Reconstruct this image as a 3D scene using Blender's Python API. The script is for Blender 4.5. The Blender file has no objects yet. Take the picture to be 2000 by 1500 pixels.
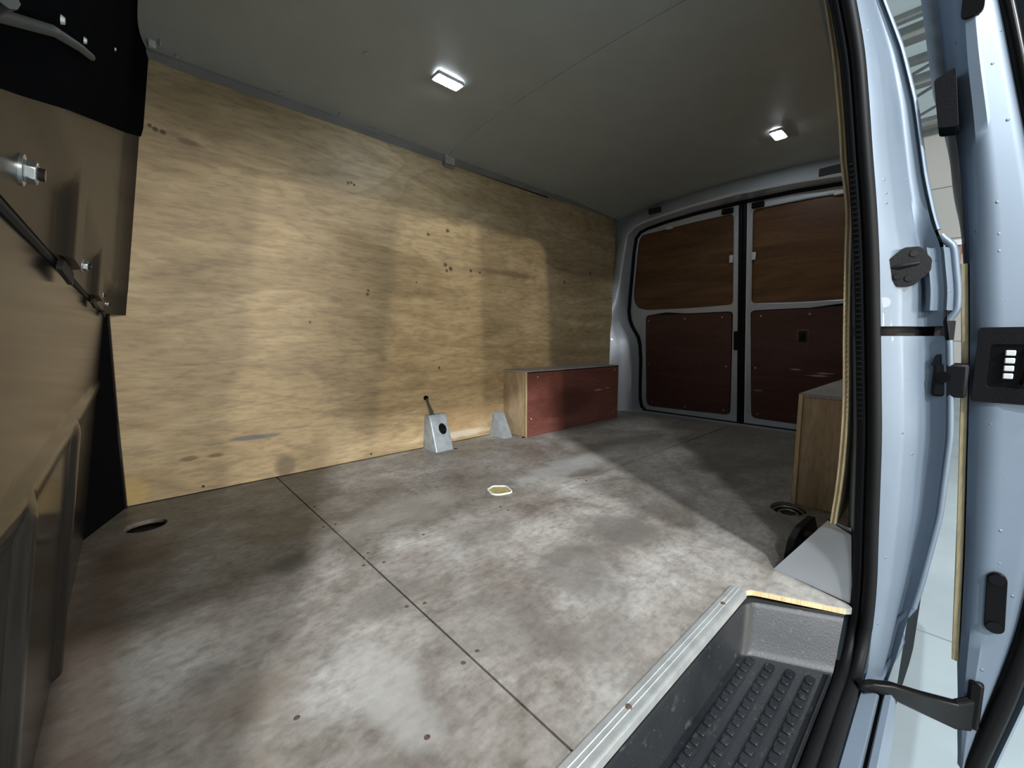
import bpy, bmesh, math, random
from mathutils import Vector, Matrix
from mathutils.geometry import tessellate_polygon
random.seed(7)
S = bpy.context.scene
C = S.collection

# ------------------------------------------------------------------ camera
W, H, F = 2000, 1500, 809.0
cd = bpy.data.cameras.new('camera')
cd.sensor_fit = 'HORIZONTAL'; cd.sensor_width = 36.0; cd.lens = 36.0 * F / W
cd.clip_start = 0.01; cd.clip_end = 200
cam = bpy.data.objects.new('camera', cd); C.objects.link(cam)
yaw, pit = math.radians(47.33), math.radians(6.1)
fw = Vector((math.cos(yaw) * math.cos(pit), math.sin(yaw) * math.cos(pit), -math.sin(pit)))
cam.location = (0.363, -0.147, 0.531)
cam.rotation_euler = fw.to_track_quat('-Z', 'Y').to_euler()
S.camera = cam

# ------------------------------------------------------------------ world, lamps, exposure
wd = bpy.data.worlds.new('workshop_air'); S.world = wd; wd.use_nodes = True
wb = wd.node_tree.nodes['Background']
wb.inputs[0].default_value = (0.80, 0.90, 1.0, 1); wb.inputs[1].default_value = 0.50
S.view_settings.view_transform = 'Standard'; S.view_settings.look = 'None'
S.view_settings.gamma = 1.0; S.view_settings.use_curve_mapping = False
S.view_settings.exposure = 0.0

def area(name, loc, target, size, power, color=(1, 1, 1)):
    l = bpy.data.lights.new(name, 'AREA'); l.shape = 'DISK'; l.size = size
    l.energy = power; l.color = color
    o = bpy.data.objects.new(name, l); C.objects.link(o)
    o.location = loc
    o.rotation_euler = (Vector(target) - Vector(loc)).to_track_quat('-Z', 'Y').to_euler()
    return o
DOOR = (0.9, 0.6, 0.6)
WHITE = (0.93, 0.97, 1.0)
# lamps far down the workshop, seen from inside through the open side door at a low angle
area('workshop_lamp_a', (-12.9, -25, 3.75), DOOR, 0.8, 2100, (1.0, 0.90, 0.74))
area('workshop_lamp_b', (-4.6, -25, 3.35), DOOR, 0.8, 1250, (1.0, 0.93, 0.82))
area('workshop_lamp_h', (-14.0, -14, 4.1), DOOR, 0.6, 600, WHITE)
# broad soft light added to fill the left of the far wall, source unseen
area('soft_wall_fill', (5.0, -16, 2.7), DOOR, 5.0, 1500, (1.0, 0.95, 0.86))
# lamps under the workshop roof close to the van
area('workshop_lamp_g', (-1.0, -4.3, 4.4), DOOR, 0.35, 520, WHITE)
area('workshop_lamp_d', (-2.8, -3.1, 4.4), DOOR, 0.35, 150, WHITE)
area('workshop_lamp_e', (0.9, -1.95, 4.4), DOOR, 0.22, 150, WHITE)

# ------------------------------------------------------------------ material helpers
def new_mat(name, rough=0.5, metal=0.0, coat=0.0, spec=0.5):
    m = bpy.data.materials.new(name); m.use_nodes = True
    nt = m.node_tree; b = nt.nodes['Principled BSDF']
    b.inputs['Roughness'].default_value = rough; b.inputs['Metallic'].default_value = metal
    b.inputs['Coat Weight'].default_value = coat; b.inputs['Specular IOR Level'].default_value = spec
    return m, nt, b
def nd(nt, t, **kw):
    n = nt.nodes.new(t)
    for k, v in kw.items(): setattr(n, k, v)
    return n
def pos(nt): return nd(nt, 'ShaderNodeNewGeometry').outputs['Position']
def scaled(nt, src, sc, off=(0, 0, 0)):
    n = nd(nt, 'ShaderNodeMapping'); n.inputs['Scale'].default_value = sc; n.inputs['Location'].default_value = off
    nt.links.new(src, n.inputs['Vector']); return n.outputs[0]
def noise(nt, vec, scale, detail=4, rough=0.55, dist=0.0):
    n = nd(nt, 'ShaderNodeTexNoise'); n.inputs['Scale'].default_value = scale
    n.inputs['Detail'].default_value = detail; n.inputs['Roughness'].default_value = rough
    n.inputs['Distortion'].default_value = dist
    nt.links.new(vec, n.inputs['Vector']); return n.outputs['Fac']
def ramp(nt, fac, stops):
    n = nd(nt, 'ShaderNodeValToRGB'); e = n.color_ramp.elements
    while len(e) < len(stops): e.new(0.5)
    for i, (p, c) in enumerate(stops):
        e[i].position = p; e[i].color = (c[0], c[1], c[2], 1) if hasattr(c, '__len__') else (c, c, c, 1)
    nt.links.new(fac, n.inputs[0]); return n.outputs[0]
def mix(nt, a, b, fac, mode='MIX'):
    n = nd(nt, 'ShaderNodeMix', data_type='RGBA', blend_type=mode)
    for sock, v in ((n.inputs[6], a), (n.inputs[7], b), (n.inputs[0], fac)):
        if hasattr(v, 'links') or hasattr(v, 'is_linked'): nt.links.new(v, sock)
        elif hasattr(v, '__len__'): sock.default_value = (*v[:3], 1)
        else: sock.default_value = v
    return n.outputs[2]
def math_(nt, op, a, b=None, c=None):
    n = nd(nt, 'ShaderNodeMath', operation=op)
    for i, v in enumerate((a, b, c)):
        if v is None: continue
        if hasattr(v, 'is_linked'): nt.links.new(v, n.inputs[i])
        else: n.inputs[i].default_value = v
    return n.outputs[0]
def bump(nt, b, h, strength=0.2, dist=0.01):
    n = nd(nt, 'ShaderNodeBump'); n.inputs['Strength'].default_value = strength; n.inputs['Distance'].default_value = dist
    nt.links.new(h, n.inputs['Height']); nt.links.new(n.outputs[0], b.inputs['Normal'])
def spots(nt, col, src, axes, lst, wob_scale=14.0, wob=0.6):
    """marks with shapes of their own: (u, v, ru, rv, colour, strength)"""
    w = math_(nt, 'MULTIPLY_ADD', noise(nt, src, wob_scale, 5), wob * 2, -wob)
    for (cu, cv, ru, rv, c, st) in lst:
        k, o = [0.0] * 3, [0.0] * 3
        k[axes[0]], k[axes[1]] = 1 / ru, 1 / rv; o[axes[0]], o[axes[1]] = -cu / ru, -cv / rv
        vm = nd(nt, 'ShaderNodeVectorMath', operation='MULTIPLY_ADD'); nt.links.new(src, vm.inputs[0])
        vm.inputs[1].default_value = k; vm.inputs[2].default_value = o
        vl = nd(nt, 'ShaderNodeVectorMath', operation='LENGTH'); nt.links.new(vm.outputs[0], vl.inputs[0])
        d = math_(nt, 'ADD', vl.outputs['Value'], w)
        mr = nd(nt, 'ShaderNodeMapRange', interpolation_type='SMOOTHSTEP')
        mr.inputs[1].default_value = 1.15; mr.inputs[2].default_value = 0.45
        mr.inputs[3].default_value = 0.0; mr.inputs[4].default_value = st
        nt.links.new(d, mr.inputs[0])
        col = mix(nt, col, c, mr.outputs[0])
    return col

def simple(name, c, rough=0.5, metal=0.0, coat=0.0, var=0.12, scale=8.0, bmp=0.0, bscale=60.0, spec=0.5):
    m, nt, b = new_mat(name, rough, metal, coat, spec)
    p = pos(nt)
    n = noise(nt, p, scale, 4)
    lo = tuple(x * (1 - var) for x in c); hi = tuple(min(1, x * (1 + var)) for x in c)
    nt.links.new(ramp(nt, n, [(0.3, lo), (0.7, hi)]), b.inputs['Base Color'])
    if bmp: bump(nt, b, noise(nt, p, bscale, 3), bmp, 0.004)
    return m

def ply(name, dark, mid, light, stretch, rough=0.5, coat=0.0, seed=0.0, contrast=1.0):
    """wood veneer; stretch = coordinate scale, small along the grain"""
    m, nt, b = new_mat(name, rough, 0, coat)
    p = pos(nt)
    v1 = scaled(nt, p, stretch, (seed, seed * 1.3, seed * .7))
    big = noise(nt, v1, 2.2, 5, 0.6, 1.2)
    fib = noise(nt, scaled(nt, p, tuple(s * 6 for s in stretch)), 5.0, 3)
    c = ramp(nt, big, [(0.28, dark), (0.5, mid), (0.72, light)])
    f = ramp(nt, fib, [(0.36, 0.74), (0.5, 0.98), (0.66, 1.08)])
    c = mix(nt, c, f, 0.75 * contrast, 'MULTIPLY')
    return m, nt, b, c, p

# far wall plywood
M = {}
m, nt, b, c, p = ply('plywood_wall', (0.305, 0.222, 0.122), (0.44, 0.335, 0.195), (0.55, 0.435, 0.27), (0.7, 1, 3.2), 0.52, 0.0)
fg = noise(nt, scaled(nt, p, (0.55, 1, 1.9), (0.3, 0, 0.1)), 1.5, 2.5, 0.45, 0.35)
sz = nd(nt, 'ShaderNodeSeparateXYZ'); nt.links.new(p, sz.inputs[0])
ct = math_(nt, 'FRACT', math_(nt, 'MULTIPLY_ADD', fg, 13.0, math_(nt, 'MULTIPLY', sz.outputs[2], 5.0)))
fgc = ramp(nt, ct, [(0.0, 0.80), (0.10, 0.93), (0.45, 1.03), (0.85, 1.05), (1.0, 0.84)])
c = mix(nt, c, fgc, 0.75, 'MULTIPLY')
ln = noise(nt, scaled(nt, p, (1.6, 1, 34), (2, 0, 5)), 2.4, 5, 0.65, 1.5)
c = mix(nt, c, ramp(nt, ln, [(0.33, 0.78), (0.46, 0.98), (0.60, 1.0), (0.72, 1.07)]), 0.7, 'MULTIPLY')
blot = noise(nt, p, 2.1, 4)
c = mix(nt, c, ramp(nt, blot, [(0.35, (0.86, 0.83, 0.80)), (0.62, (1.05, 1.03, 0.98))]), 0.9, 'MULTIPLY')
DK = (0.05, 0.03, 0.02)
c = spots(nt, c, p, (0, 2), [
    (0.66, 0.170, 0.06, 0.012, (0.09, 0.105, 0.13), 0.8), (0.73, 0.168, 0.05, 0.008, (0.11, 0.12, 0.14), 0.7), (0.56, 0.165, 0.04, 0.006, (0.15, 0.15, 0.15), 0.5), (0.84, 0.185, 0.05, 0.007, (0.16, 0.15, 0.16), 0.5),
    (0.785, 0.035, 0.045, 0.05, (0.10, 0.08, 0.06), 0.65), (0.49, 0.125, 0.035, 0.01, (0.16, 0.09, 0.05), 0.8),
    (0.56, 0.123, 0.03, 0.008, (0.16, 0.09, 0.05), 0.8), (0.557, 1.172, 0.035, 0.012, (0.17, 0.12, 0.07), 0.8),
    (1.93, 0.90, 0.30, 0.02, (0.17, 0.11, 0.06), 0.6), (1.60, 0.13, 0.28, 0.10, (0.36, 0.22, 0.11), 0.45),
    (0.34, 0.05, 0.05, 0.05, (0.62, 0.42, 0.10), 0.4), (2.55, 0.42, 0.4, 0.10, (0.24, 0.16, 0.09), 0.4),
    (1.65, 0.035, 0.16, 0.022, (0.68, 0.62, 0.52), 0.6)], 16, 0.55)
c = spots(nt, c, p, (0, 2), [(x, z, r, r, DK, 0.85) for x, z, r in [
    (0.46, 1.194, .007), (0.473, 1.187, .009), (0.491, 1.184, .010), (1.075, 1.173, .008), (1.088, 1.176, .007), (1.544, 0.90, .012),
    (1.574, 0.884, .014), (1.552, 0.872, .009), (1.14, 0.727, .008), (1.145, 0.742, .007), (1.45, 1.03, .010), (1.56, 1.065, .012), (1.497, 0.388, .006), (2.45, 0.9, .012),
    (2.72, 0.98, .012), (1.38, 0.80, .006), (0.9, 0.60, .006), (1.7, 0.888, .010), (1.76, 0.884, .009)]], 60, 0.45)
nt.links.new(c, b.inputs['Base Color']); bump(nt, b, big_h := noise(nt, scaled(nt, p, (2, 6, 26)), 6, 3), 0.08, 0.003)
M['plywall'] = m

# floor plywood, worn grey
m, nt, b, c, p = ply('plywood_floor', (0.175, 0.154, 0.133), (0.255, 0.234, 0.210), (0.325, 0.310, 0.288), (1.5, 2.2, 1), 0.55, 0.0, 3.1)
sm = noise(nt, p, 3.2, 6, 0.62, 0.6)
c = mix(nt, c, ramp(nt, sm, [(0.32, (0.60, 0.56, 0.52)), (0.5, (0.97, 0.97, 0.97)), (0.66, (1.30, 1.32, 1.34))]), 1.0, 'MULTIPLY')
scr = noise(nt, scaled(nt, p, (3, 40, 1)), 4, 3)
c = mix(nt, c, ramp(nt, scr, [(0.40, 0.88), (0.55, 1.0), (0.72, 1.08)]), 0.4, 'MULTIPLY')
mot = noise(nt, p, 17, 6, 0.72, 0.3)
c = mix(nt, c, ramp(nt, mot, [(0.34, (0.72, 0.70, 0.68)), (0.50, (1.0, 1.0, 1.0)), (0.66, (1.16, 1.17, 1.18))]), 0.8, 'MULTIPLY')
fine = noise(nt, p, 75, 5, 0.75)
c = mix(nt, c, ramp(nt, fine, [(0.3, 0.80), (0.65, 1.08)]), 0.7, 'MULTIPLY')
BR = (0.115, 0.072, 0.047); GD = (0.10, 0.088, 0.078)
c = spots(nt, c, p, (0, 1), [
    (1.33, 0.46, 0.15, 0.12, GD, 0.75), (1.10, 0.42, 0.14, 0.12, GD, 0.7), (1.06, 0.70, 0.12, 0.07, GD, 0.5), (0.70, 0.62, 0.12, 0.06, GD, 0.5), (0.95, 0.25, 0.10, 0.07, GD, 0.5),
    (0.45, 0.50, 0.09, 0.12, (0.15, 0.115, 0.085), 0.4), (0.42, 0.62, 0.04, 0.05, GD, 0.5), (0.62, 0.42, 0.05, 0.16, (0.42, 0.41, 0.39), 0.4), (0.95, 1.0, 0.25, 0.12, (0.40, 0.375, 0.34), 0.35), (1.7, 0.95, 0.3, 0.10, (0.44, 0.44, 0.43), 0.45),
    (1.62, 0.46, 0.20, 0.12, GD, 0.35), (0.61, 0.90, 0.06, 0.05, (0.08, 0.075, 0.07), 0.6),
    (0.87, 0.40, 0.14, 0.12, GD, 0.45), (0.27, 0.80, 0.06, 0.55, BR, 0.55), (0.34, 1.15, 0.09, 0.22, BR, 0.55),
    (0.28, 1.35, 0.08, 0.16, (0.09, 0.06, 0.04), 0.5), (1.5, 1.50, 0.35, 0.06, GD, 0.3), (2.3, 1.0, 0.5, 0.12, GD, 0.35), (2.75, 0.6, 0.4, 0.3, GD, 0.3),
    (0.86, 1.33, 0.03, 0.03, GD, 0.5)], 9, 0.7)
nt.links.new(c, b.inputs['Base Color']); bump(nt, b, fine, 0.12, 0.003)
nt.links.new(ramp(nt, sm, [(0.35, 0.42), (0.65, 0.62)]), b.inputs['Roughness'])
M['floorply'] = m

def ply_simple(key, name, d, mi, l, st, rough, coat=0.0, seed=0.0, extra=None):
    m, nt, b, c, p = ply(name, d, mi, l, st, rough, coat, seed)
    if extra: c = spots(nt, c, p, *extra)
    nt.links.new(c, b.inputs['Base Color']); M[key] = m
ply_simple('plypale', 'plywood_pale', (0.30, 0.21, 0.12), (0.42, 0.31, 0.19), (0.52, 0.40, 0.26), (4, 4, 0.7), 0.5)
ply_simple('plyedge', 'plywood_edge', (0.50, 0.37, 0.19), (0.60, 0.46, 0.26), (0.68, 0.54, 0.33), (8, 8, 1), 0.6)
ply_simple('plyedge_dark', 'plywood_edge_core', (0.16, 0.10, 0.05), (0.22, 0.14, 0.07), (0.27, 0.18, 0.09), (8, 8, 1), 0.6)
ply_simple('plyred', 'film_faced_plywood', (0.135, 0.045, 0.033), (0.17, 0.060, 0.045), (0.20, 0.075, 0.057), (1, 1, 6), 0.42, 0.15, 1.0,
           ((0, 2), [(2.25, 0.16, 0.30, 0.10, (0.06, 0.018, 0.014), 0.6), (2.57, 0.21, 0.05, 0.006, (0.45, 0.36, 0.34), 0.7), (2.67, 0.215, 0.03, 0.005, (0.4, 0.3, 0.28), 0.6)], 20, 0.5))
ply_simple('plydoor', 'varnished_door_plywood', (0.060, 0.024, 0.008), (0.105, 0.045, 0.014), (0.165, 0.076, 0.027), (1, 0.8, 6), 0.42, 0.1, 2.0)
ply_simple('plydoor_low', 'film_faced_door_plywood', (0.052, 0.018, 0.012), (0.068, 0.023, 0.015), (0.082, 0.029, 0.02), (1, 1, 7), 0.45, 0.1, 4.0,
           ((1, 2), [(0.50, 0.36, 0.03, 0.006, (0.5, 0.4, 0.36), 0.7), (0.39, 0.33, 0.06, 0.006, (0.5, 0.4, 0.36), 0.7), (0.36, 0.345, 0.05, 0.005, (0.5, 0.4, 0.36), 0.7),
                     (0.69, 0.22, 0.03, 0.004, (0.4, 0.3, 0.28), 0.6), (0.62, 0.225, 0.05, 0.006, (0.02, 0.01, 0.01), 0.8)], 30, 0.5))
ply_simple('greyboard', 'grey_dusty_board', (0.24, 0.22, 0.21), (0.32, 0.30, 0.29), (0.38, 0.36, 0.35), (1, 3, 3), 0.6)

def paint(key, name, c, rough, metal, coat, drops=0.0):
    m, nt, b = new_mat(name, rough, metal, coat)
    p = pos(nt); n = noise(nt, p, 5, 4)
    nt.links.new(ramp(nt, n, [(0.3, tuple(x * .93 for x in c)), (0.7, tuple(min(1, x * 1.05) for x in c))]), b.inputs['Base Color'])
    if drops:
        vo = nd(nt, 'ShaderNodeTexVoronoi'); vo.inputs['Scale'].default_value = 42; nt.links.new(p, vo.inputs['Vector'])
        mr = nd(nt, 'ShaderNodeMapRange', interpolation_type='SMOOTHSTEP'); nt.links.new(vo.outputs['Distance'], mr.inputs[0])
        mr.inputs[1].default_value = 0.02; mr.inputs[2].default_value = 0.13; mr.inputs[3].default_value = 1; mr.inputs[4].default_value = 0
        gate = math_(nt, 'GREATER_THAN', vo.outputs['Color'], 0.62)
        bump(nt, b, math_(nt, 'MULTIPLY', mr.outputs[0], gate), drops, 0.004)
    M[key] = m
paint('silver', 'silver_body_paint', (0.135, 0.17, 0.215), 0.47, 0.3, 0.05, 0.5)
paint('silver_in', 'silver_inner_paint', (0.46, 0.49, 0.53), 0.38, 0.35, 0.3)
paint('blackgloss', 'dark_gloss_paint', (0.022, 0.020, 0.018), 0.15, 0.0, 0.0)
M['blackgloss'].node_tree.nodes['Principled BSDF'].inputs['Specular IOR Level'].default_value = 0.15
paint('blacksatin', 'dark_satin_paint', (0.020, 0.018, 0.016), 0.34, 0.0, 0.0)
M['blacksatin'].node_tree.nodes['Principled BSDF'].inputs['Specular IOR Level'].default_value = 0.13
paint('blacktrim', 'black_gloss_trim', (0.008, 0.009, 0.011), 0.10, 0.0, 0.5)
M['lining'] = simple('grey_vinyl_lining', (0.36, 0.375, 0.35), 0.5, bmp=0.12, bscale=420, var=0.05)
M['rail'] = simple('grey_rail', (0.19, 0.187, 0.175), 0.5)
M['mattblack'] = simple('matt_black_trim', (0.006, 0.006, 0.007), 0.9, spec=0.0)
M['plastic_grey'] = simple('dull_dark_grey', (0.06, 0.065, 0.065), 0.6, spec=0.1)
M['rubber'] = simple('black_rubber', (0.005, 0.0053, 0.006), 0.5, var=0.2, spec=0.12)
M['plastic'] = simple('black_plastic', (0.0045, 0.0045, 0.0055), 0.45, bmp=0.1, bscale=300, spec=0.15)
m, nt, b = new_mat('scuffed_tray_plastic', 0.42, spec=0.35)
p = pos(nt)
c = ramp(nt, noise(nt, p, 7, 5), [(0.35, (0.007, 0.008, 0.010)), (0.7, (0.016, 0.0175, 0.020))])
dust = noise(nt, scaled(nt, p, (5, 22, 8), (1, 2, 3)), 6, 5, 0.65)
c = mix(nt, c, (0.20, 0.19, 0.175), ramp(nt, dust, [(0.60, 0.0), (0.82, 0.25)]))
scr2 = noise(nt, scaled(nt, p, (60, 9, 30)), 5, 2)
c = mix(nt, c, (0.32, 0.32, 0.32), ramp(nt, scr2, [(0.70, 0.0), (0.80, 0.5)]))
nt.links.new(c, b.inputs['Base Color']); bump(nt, b, noise(nt, p, 260, 2), 0.15, 0.002)
M['tray'] = m
M['gloss_black'] = simple('gloss_black_metal', (0.004, 0.0037, 0.0037), 0.25, spec=0.12)
M['alu'] = simple('brushed_aluminium', (0.62, 0.64, 0.63), 0.38, 0.75, var=0.15, scale=25, bmp=0.15, bscale=120)
M['zinc'] = simple('zinc_plated_steel', (0.60, 0.62, 0.63), 0.28, 0.9)
M['galv'] = simple('galvanised_bracket_paint', (0.33, 0.365, 0.395), 0.45, 0.3, var=0.2, scale=30)
M['rust'] = simple('rusty_screw', (0.075, 0.050, 0.038), 0.7, 0.1, var=0.4, scale=200)
M['dark'] = simple('dark_void', (0.012, 0.011, 0.010), 0.8)
M['white'] = simple('white_sealant', (0.80, 0.80, 0.78), 0.5)
M['yellow'] = simple('yellow_foam', (0.42, 0.33, 0.13), 0.7, scale=60, var=0.3)
M['tab'] = simple('pale_plastic', (0.55, 0.55, 0.56), 0.5)
M['glass_dark'] = simple('dark_tinted_glass', (0.010, 0.012, 0.013), 0.04, coat=0.5)
M['ground'] = simple('workshop_floor_paint', (0.34, 0.40, 0.425), 0.42, var=0.15, scale=1.3, bmp=0.08, bscale=30)
M['wallpanel'] = simple('workshop_wall_panel', (0.46, 0.455, 0.44), 0.6, var=0.04, scale=0.7)
m, nt, b = new_mat('translucent_roof_sheeting', 0.6)
b.inputs['Base Color'].default_value = (.55, .62, .6, 1)
tl = nd(nt, 'ShaderNodeBsdfTranslucent'); tl.inputs[0].default_value = (.78, .88, .85, 1)
ms_ = nd(nt, 'ShaderNodeMixShader'); ms_.inputs[0].default_value = 0.75
nt.links.new(b.outputs[0], ms_.inputs[1]); nt.links.new(tl.outputs[0], ms_.inputs[2]); nt.links.new(ms_.outputs[0], nt.nodes['Material Output'].inputs[0])
M['roofsheet'] = m
M['steel'] = simple('roof_steel', (0.20, 0.215, 0.21), 0.55, var=0.1)
M['redbrown'] = simple('red_brown_paint', (0.16, 0.065, 0.05), 0.5)

# ------------------------------------------------------------------ mesh helpers
class MB:
    def __init__(s): s.v, s.f = [], []
    def add(s, vs, fs):
        o = len(s.v); s.v += [Vector(v) for v in vs]; s.f += [tuple(i + o for i in f) for f in fs]; return s
    def box(s, a, b):
        (x0, y0, z0), (x1, y1, z1) = a, b
        return s.add([(x0, y0, z0), (x1, y0, z0), (x1, y1, z0), (x0, y1, z0), (x0, y0, z1), (x1, y0, z1), (x1, y1, z1), (x0, y1, z1)],
                     [(3, 2, 1, 0), (4, 5, 6, 7), (0, 1, 5, 4), (1, 2, 6, 5), (2, 3, 7, 6), (3, 0, 4, 7)])
    def grid(s, rows, close=False, flip=False):
        n = len(rows[0]); vs = [v for r in rows for v in r]; fs = []
        for i in range(len(rows) - 1):
            for j in range(n if close else n - 1):
                k = (j + 1) % n
                q = (i * n + j, i * n + k, (i + 1) * n + k, (i + 1) * n + j)
                fs.append(q[::-1] if flip else q)
        return s.add(vs, fs)
    def tube(s, path, r, seg=10, caps=True):
        path = [Vector(p) for p in path]; rows = []; n = len(path)
        up = None
        for i, q in enumerate(path):
            t = (path[min(i + 1, n - 1)] - path[max(i - 1, 0)]).normalized()
            if up is None:
                up = Vector((0, 0, 1)) if abs(t.z) < .9 else Vector((1, 0, 0))
            a = (up - t * up.dot(t)).normalized(); up = a; b_ = t.cross(a)
            rr = r[i] if hasattr(r, '__len__') else r
            rows.append([q + (a * math.cos(k * 2 * math.pi / seg) + b_ * math.sin(k * 2 * math.pi / seg)) * rr for k in range(seg)])
        o = len(s.v); s.grid(rows, True)
        if caps:
            s.f.append(tuple(o + k for k in range(seg))[::-1]); s.f.append(tuple(o + (n - 1) * seg + k for k in range(seg)))
        return s
    def plate(s, outline, thick, mat4, holes=()):
        """flat plate: outline (2-D), front face at local z=0, body behind to -thick"""
        loops = [[Vector((a, b_, 0)) for a, b_ in lp] for lp in [outline, *holes]]
        flat = [v for lp in loops for v in lp]; n = len(flat)
        tris = tessellate_polygon(loops)
        vs = [mat4 @ v for v in flat] + [mat4 @ (v - Vector((0, 0, thick))) for v in flat]
        fs = []
        for t in tris:
            a, b_, c_ = (flat[i] for i in t)
            if (b_ - a).cross(c_ - a).z < 0: t = t[::-1]
            fs.append(tuple(t)); fs.append(tuple(i + n for i in t[::-1]))
        o = 0
        for li, lp in enumerate(loops):
            k = len(lp)
            ar = sum(lp[i].x * lp[(i + 1) % k].y - lp[(i + 1) % k].x * lp[i].y for i in range(k))
            for i in range(k):
                a, b_ = o + i, o + (i + 1) % k
                q = (a, a + n, b_ + n, b_)
                if (ar < 0) != (li > 0): q = q[::-1]
                fs.append(q)
            o += k
        return s.add(vs, fs)
    def disc(s, c, n, r, h, seg=16, r2=None):
        n = Vector(n).normalized(); a = n.orthogonal().normalized(); b_ = n.cross(a); c = Vector(c)
        r2 = r if r2 is None else r2
        lo = [c + (a * math.cos(k * 2 * math.pi / seg) + b_ * math.sin(k * 2 * math.pi / seg)) * r for k in range(seg)]
        hi = [c + n * h + (a * math.cos(k * 2 * math.pi / seg) + b_ * math.sin(k * 2 * math.pi / seg)) * r2 for k in range(seg)]
        fs = [(k, (k + 1) % seg, seg + (k + 1) % seg, seg + k) for k in range(seg)]
        fs += [tuple(range(seg))[::-1], tuple(range(seg, 2 * seg))]
        return s.add(lo + hi, fs)

def rounded(pts, r, seg=4):
    """round the corners of a polygon; r may be one value or one per corner"""
    out = []; n = len(pts)
    for i in range(n):
        p0, p1, p2 = (Vector(pts[(i + d) % n]) for d in (-1, 0, 1))
        rr = r[i] if hasattr(r, '__len__') else r
        if rr <= 0: out.append(tuple(p1)); continue
        a, b_ = (p0 - p1), (p2 - p1); ra = min(rr, a.length * .49, b_.length * .49)
        s0, s1 = p1 + a.normalized() * ra, p1 + b_.normalized() * ra
        for k in range(seg + 1):
            t = k / seg
            out.append(tuple(s0 * (1 - t) ** 2 + p1 * 2 * t * (1 - t) + s1 * t * t))
    return out
def circle(cx, cy, r, n=20, ry=None, wob=0.0):
    ry = ry or r
    return [(cx + math.cos(2 * math.pi * k / n) * r * (1 + wob * math.sin(k * 2.3)), cy + math.sin(2 * math.pi * k / n) * ry * (1 + wob * math.cos(k * 1.7))) for k in range(n)]
def frame(o, ex, ey):
    ex, ey = Vector(ex).normalized(), Vector(ey).normalized(); ez = ex.cross(ey)
    m_ = Matrix.Identity(4)
    for i in range(3): m_[i][0], m_[i][1], m_[i][2], m_[i][3] = ex[i], ey[i], ez[i], o[i]
    return m_
XY = lambda z=0: frame((0, 0, z), (1, 0, 0), (0, 1, 0))

def obj(name, mb, mat, parent=None, bevel=0.0, smooth=40, seg=2, origin=None):
    vs = mb.v
    lo = Vector(min(v[i] for v in vs) for i in range(3)); hi = Vector(max(v[i] for v in vs) for i in range(3))
    og = Vector(origin) if origin else Vector(((lo.x + hi.x) / 2, (lo.y + hi.y) / 2, lo.z))
    me = bpy.data.meshes.new(name)
    me.from_pydata([v - og for v in vs], [], mb.f)
    bm = bmesh.new(); bm.from_mesh(me)
    bmesh.ops.recalc_face_normals(bm, faces=bm.faces); bm.to_mesh(me); bm.free()
    me.materials.append(M[mat] if isinstance(mat, str) else mat)
    if smooth:
        me.shade_smooth(); me.set_sharp_from_angle(angle=math.radians(smooth))
    o = bpy.data.objects.new(name, me); C.objects.link(o)
    base = Vector((0, 0, 0)); q = parent
    while q: base += q.location; q = q.parent
    o.location = og - base
    if parent: o.parent = parent
    if bevel:
        md = o.modifiers.new('edge', 'BEVEL'); md.width = bevel; md.segments = seg; md.limit_method = 'ANGLE'; md.angle_limit = math.radians(40)
    return o
def tag(o, label=None, cat=None, group=None, kind=None):
    if label: o['label'] = label
    if cat: o['category'] = cat
    if group: o['group'] = group
    if kind: o['kind'] = kind
    return o
def empty(name, loc): 
    o = bpy.data.objects.new(name, None); C.objects.link(o); o.location = loc; o.empty_display_size = .1; return o
def lerp(tab, x):
    tab = sorted(tab)
    if x <= tab[0][0]: return tab[0][1]
    for (a, va), (b_, vb) in zip(tab, tab[1:]):
        if x <= b_: return va + (vb - va) * (x - a) / (b_ - a)
    return tab[-1][1]
def zr0(a, b_, n): return [a + (b_ - a) * i / n for i in range(n + 1)]
def sstep(a, b_, x):
    t = max(0, min(1, (x - a) / (b_ - a))); return t * t * (3 - 2 * t)
def screw(parent, c, n, r, mat='rust', name='screw', h=0.0015):
    mb = MB().disc(c, n, r, h, 10, r * .8)
    return obj(name, mb, mat, parent)

# ================================================================== FLOOR
fl = empty('floor', (1.7, 0.8, -0.02)); tag(fl, 'worn grey plywood load floor with dark joints and stains', 'floor', kind='structure')
T = 0.012; J = 0.0018; SX, SY = 0.749, 0.798
hole1 = circle(0.363, 1.405, 0.047, 24)
front = [(0.225, 0.128), (SX - J, 0.128), (SX - J, 1.618), (0.225, 1.618)]
obj('floor_panel', MB().plate(front, T, XY(), [hole1]), 'floorply', fl, 0.001)
hole3 = circle(1.915, 1.452, 0.040, 16, 0.022, 0.08)
J2 = .0032
far = [(SX + J, SY + J2), (3.14, SY + J2), (3.14, 1.618), (SX + J, 1.618)]
obj('floor_panel', MB().plate(far, T, XY(), [hole3]), 'floorply', fl, 0.001)
hole2 = circle(1.862, 0.188, 0.062, 24, 0.048)
near = [(SX + J, 0.128), (1.30, 0.128), (1.32, 0.085), (1.372, -0.030), (1.382, -0.040), (1.395, -0.030), (1.43, 0.100), (1.50, 0.090), (1.60, 0.04), (3.14, 0.03), (3.14, SY - J2), (SX + J, SY - J2)]
near = rounded(near, [0, .02, .02, .0, .006, .01, .01, .02, .02, 0, 0, 0])
obj('floor_panel', MB().plate(near, T, XY(), [hole2]), 'floorply', fl, 0.001)
edge = [(1.300, .1282), (1.314, .1100), (1.330, .0640), (1.352, .0140), (1.372, -.0302)]
ew = near[1:near.index(next(q for q in near if q[0] > 1.375))]
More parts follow.
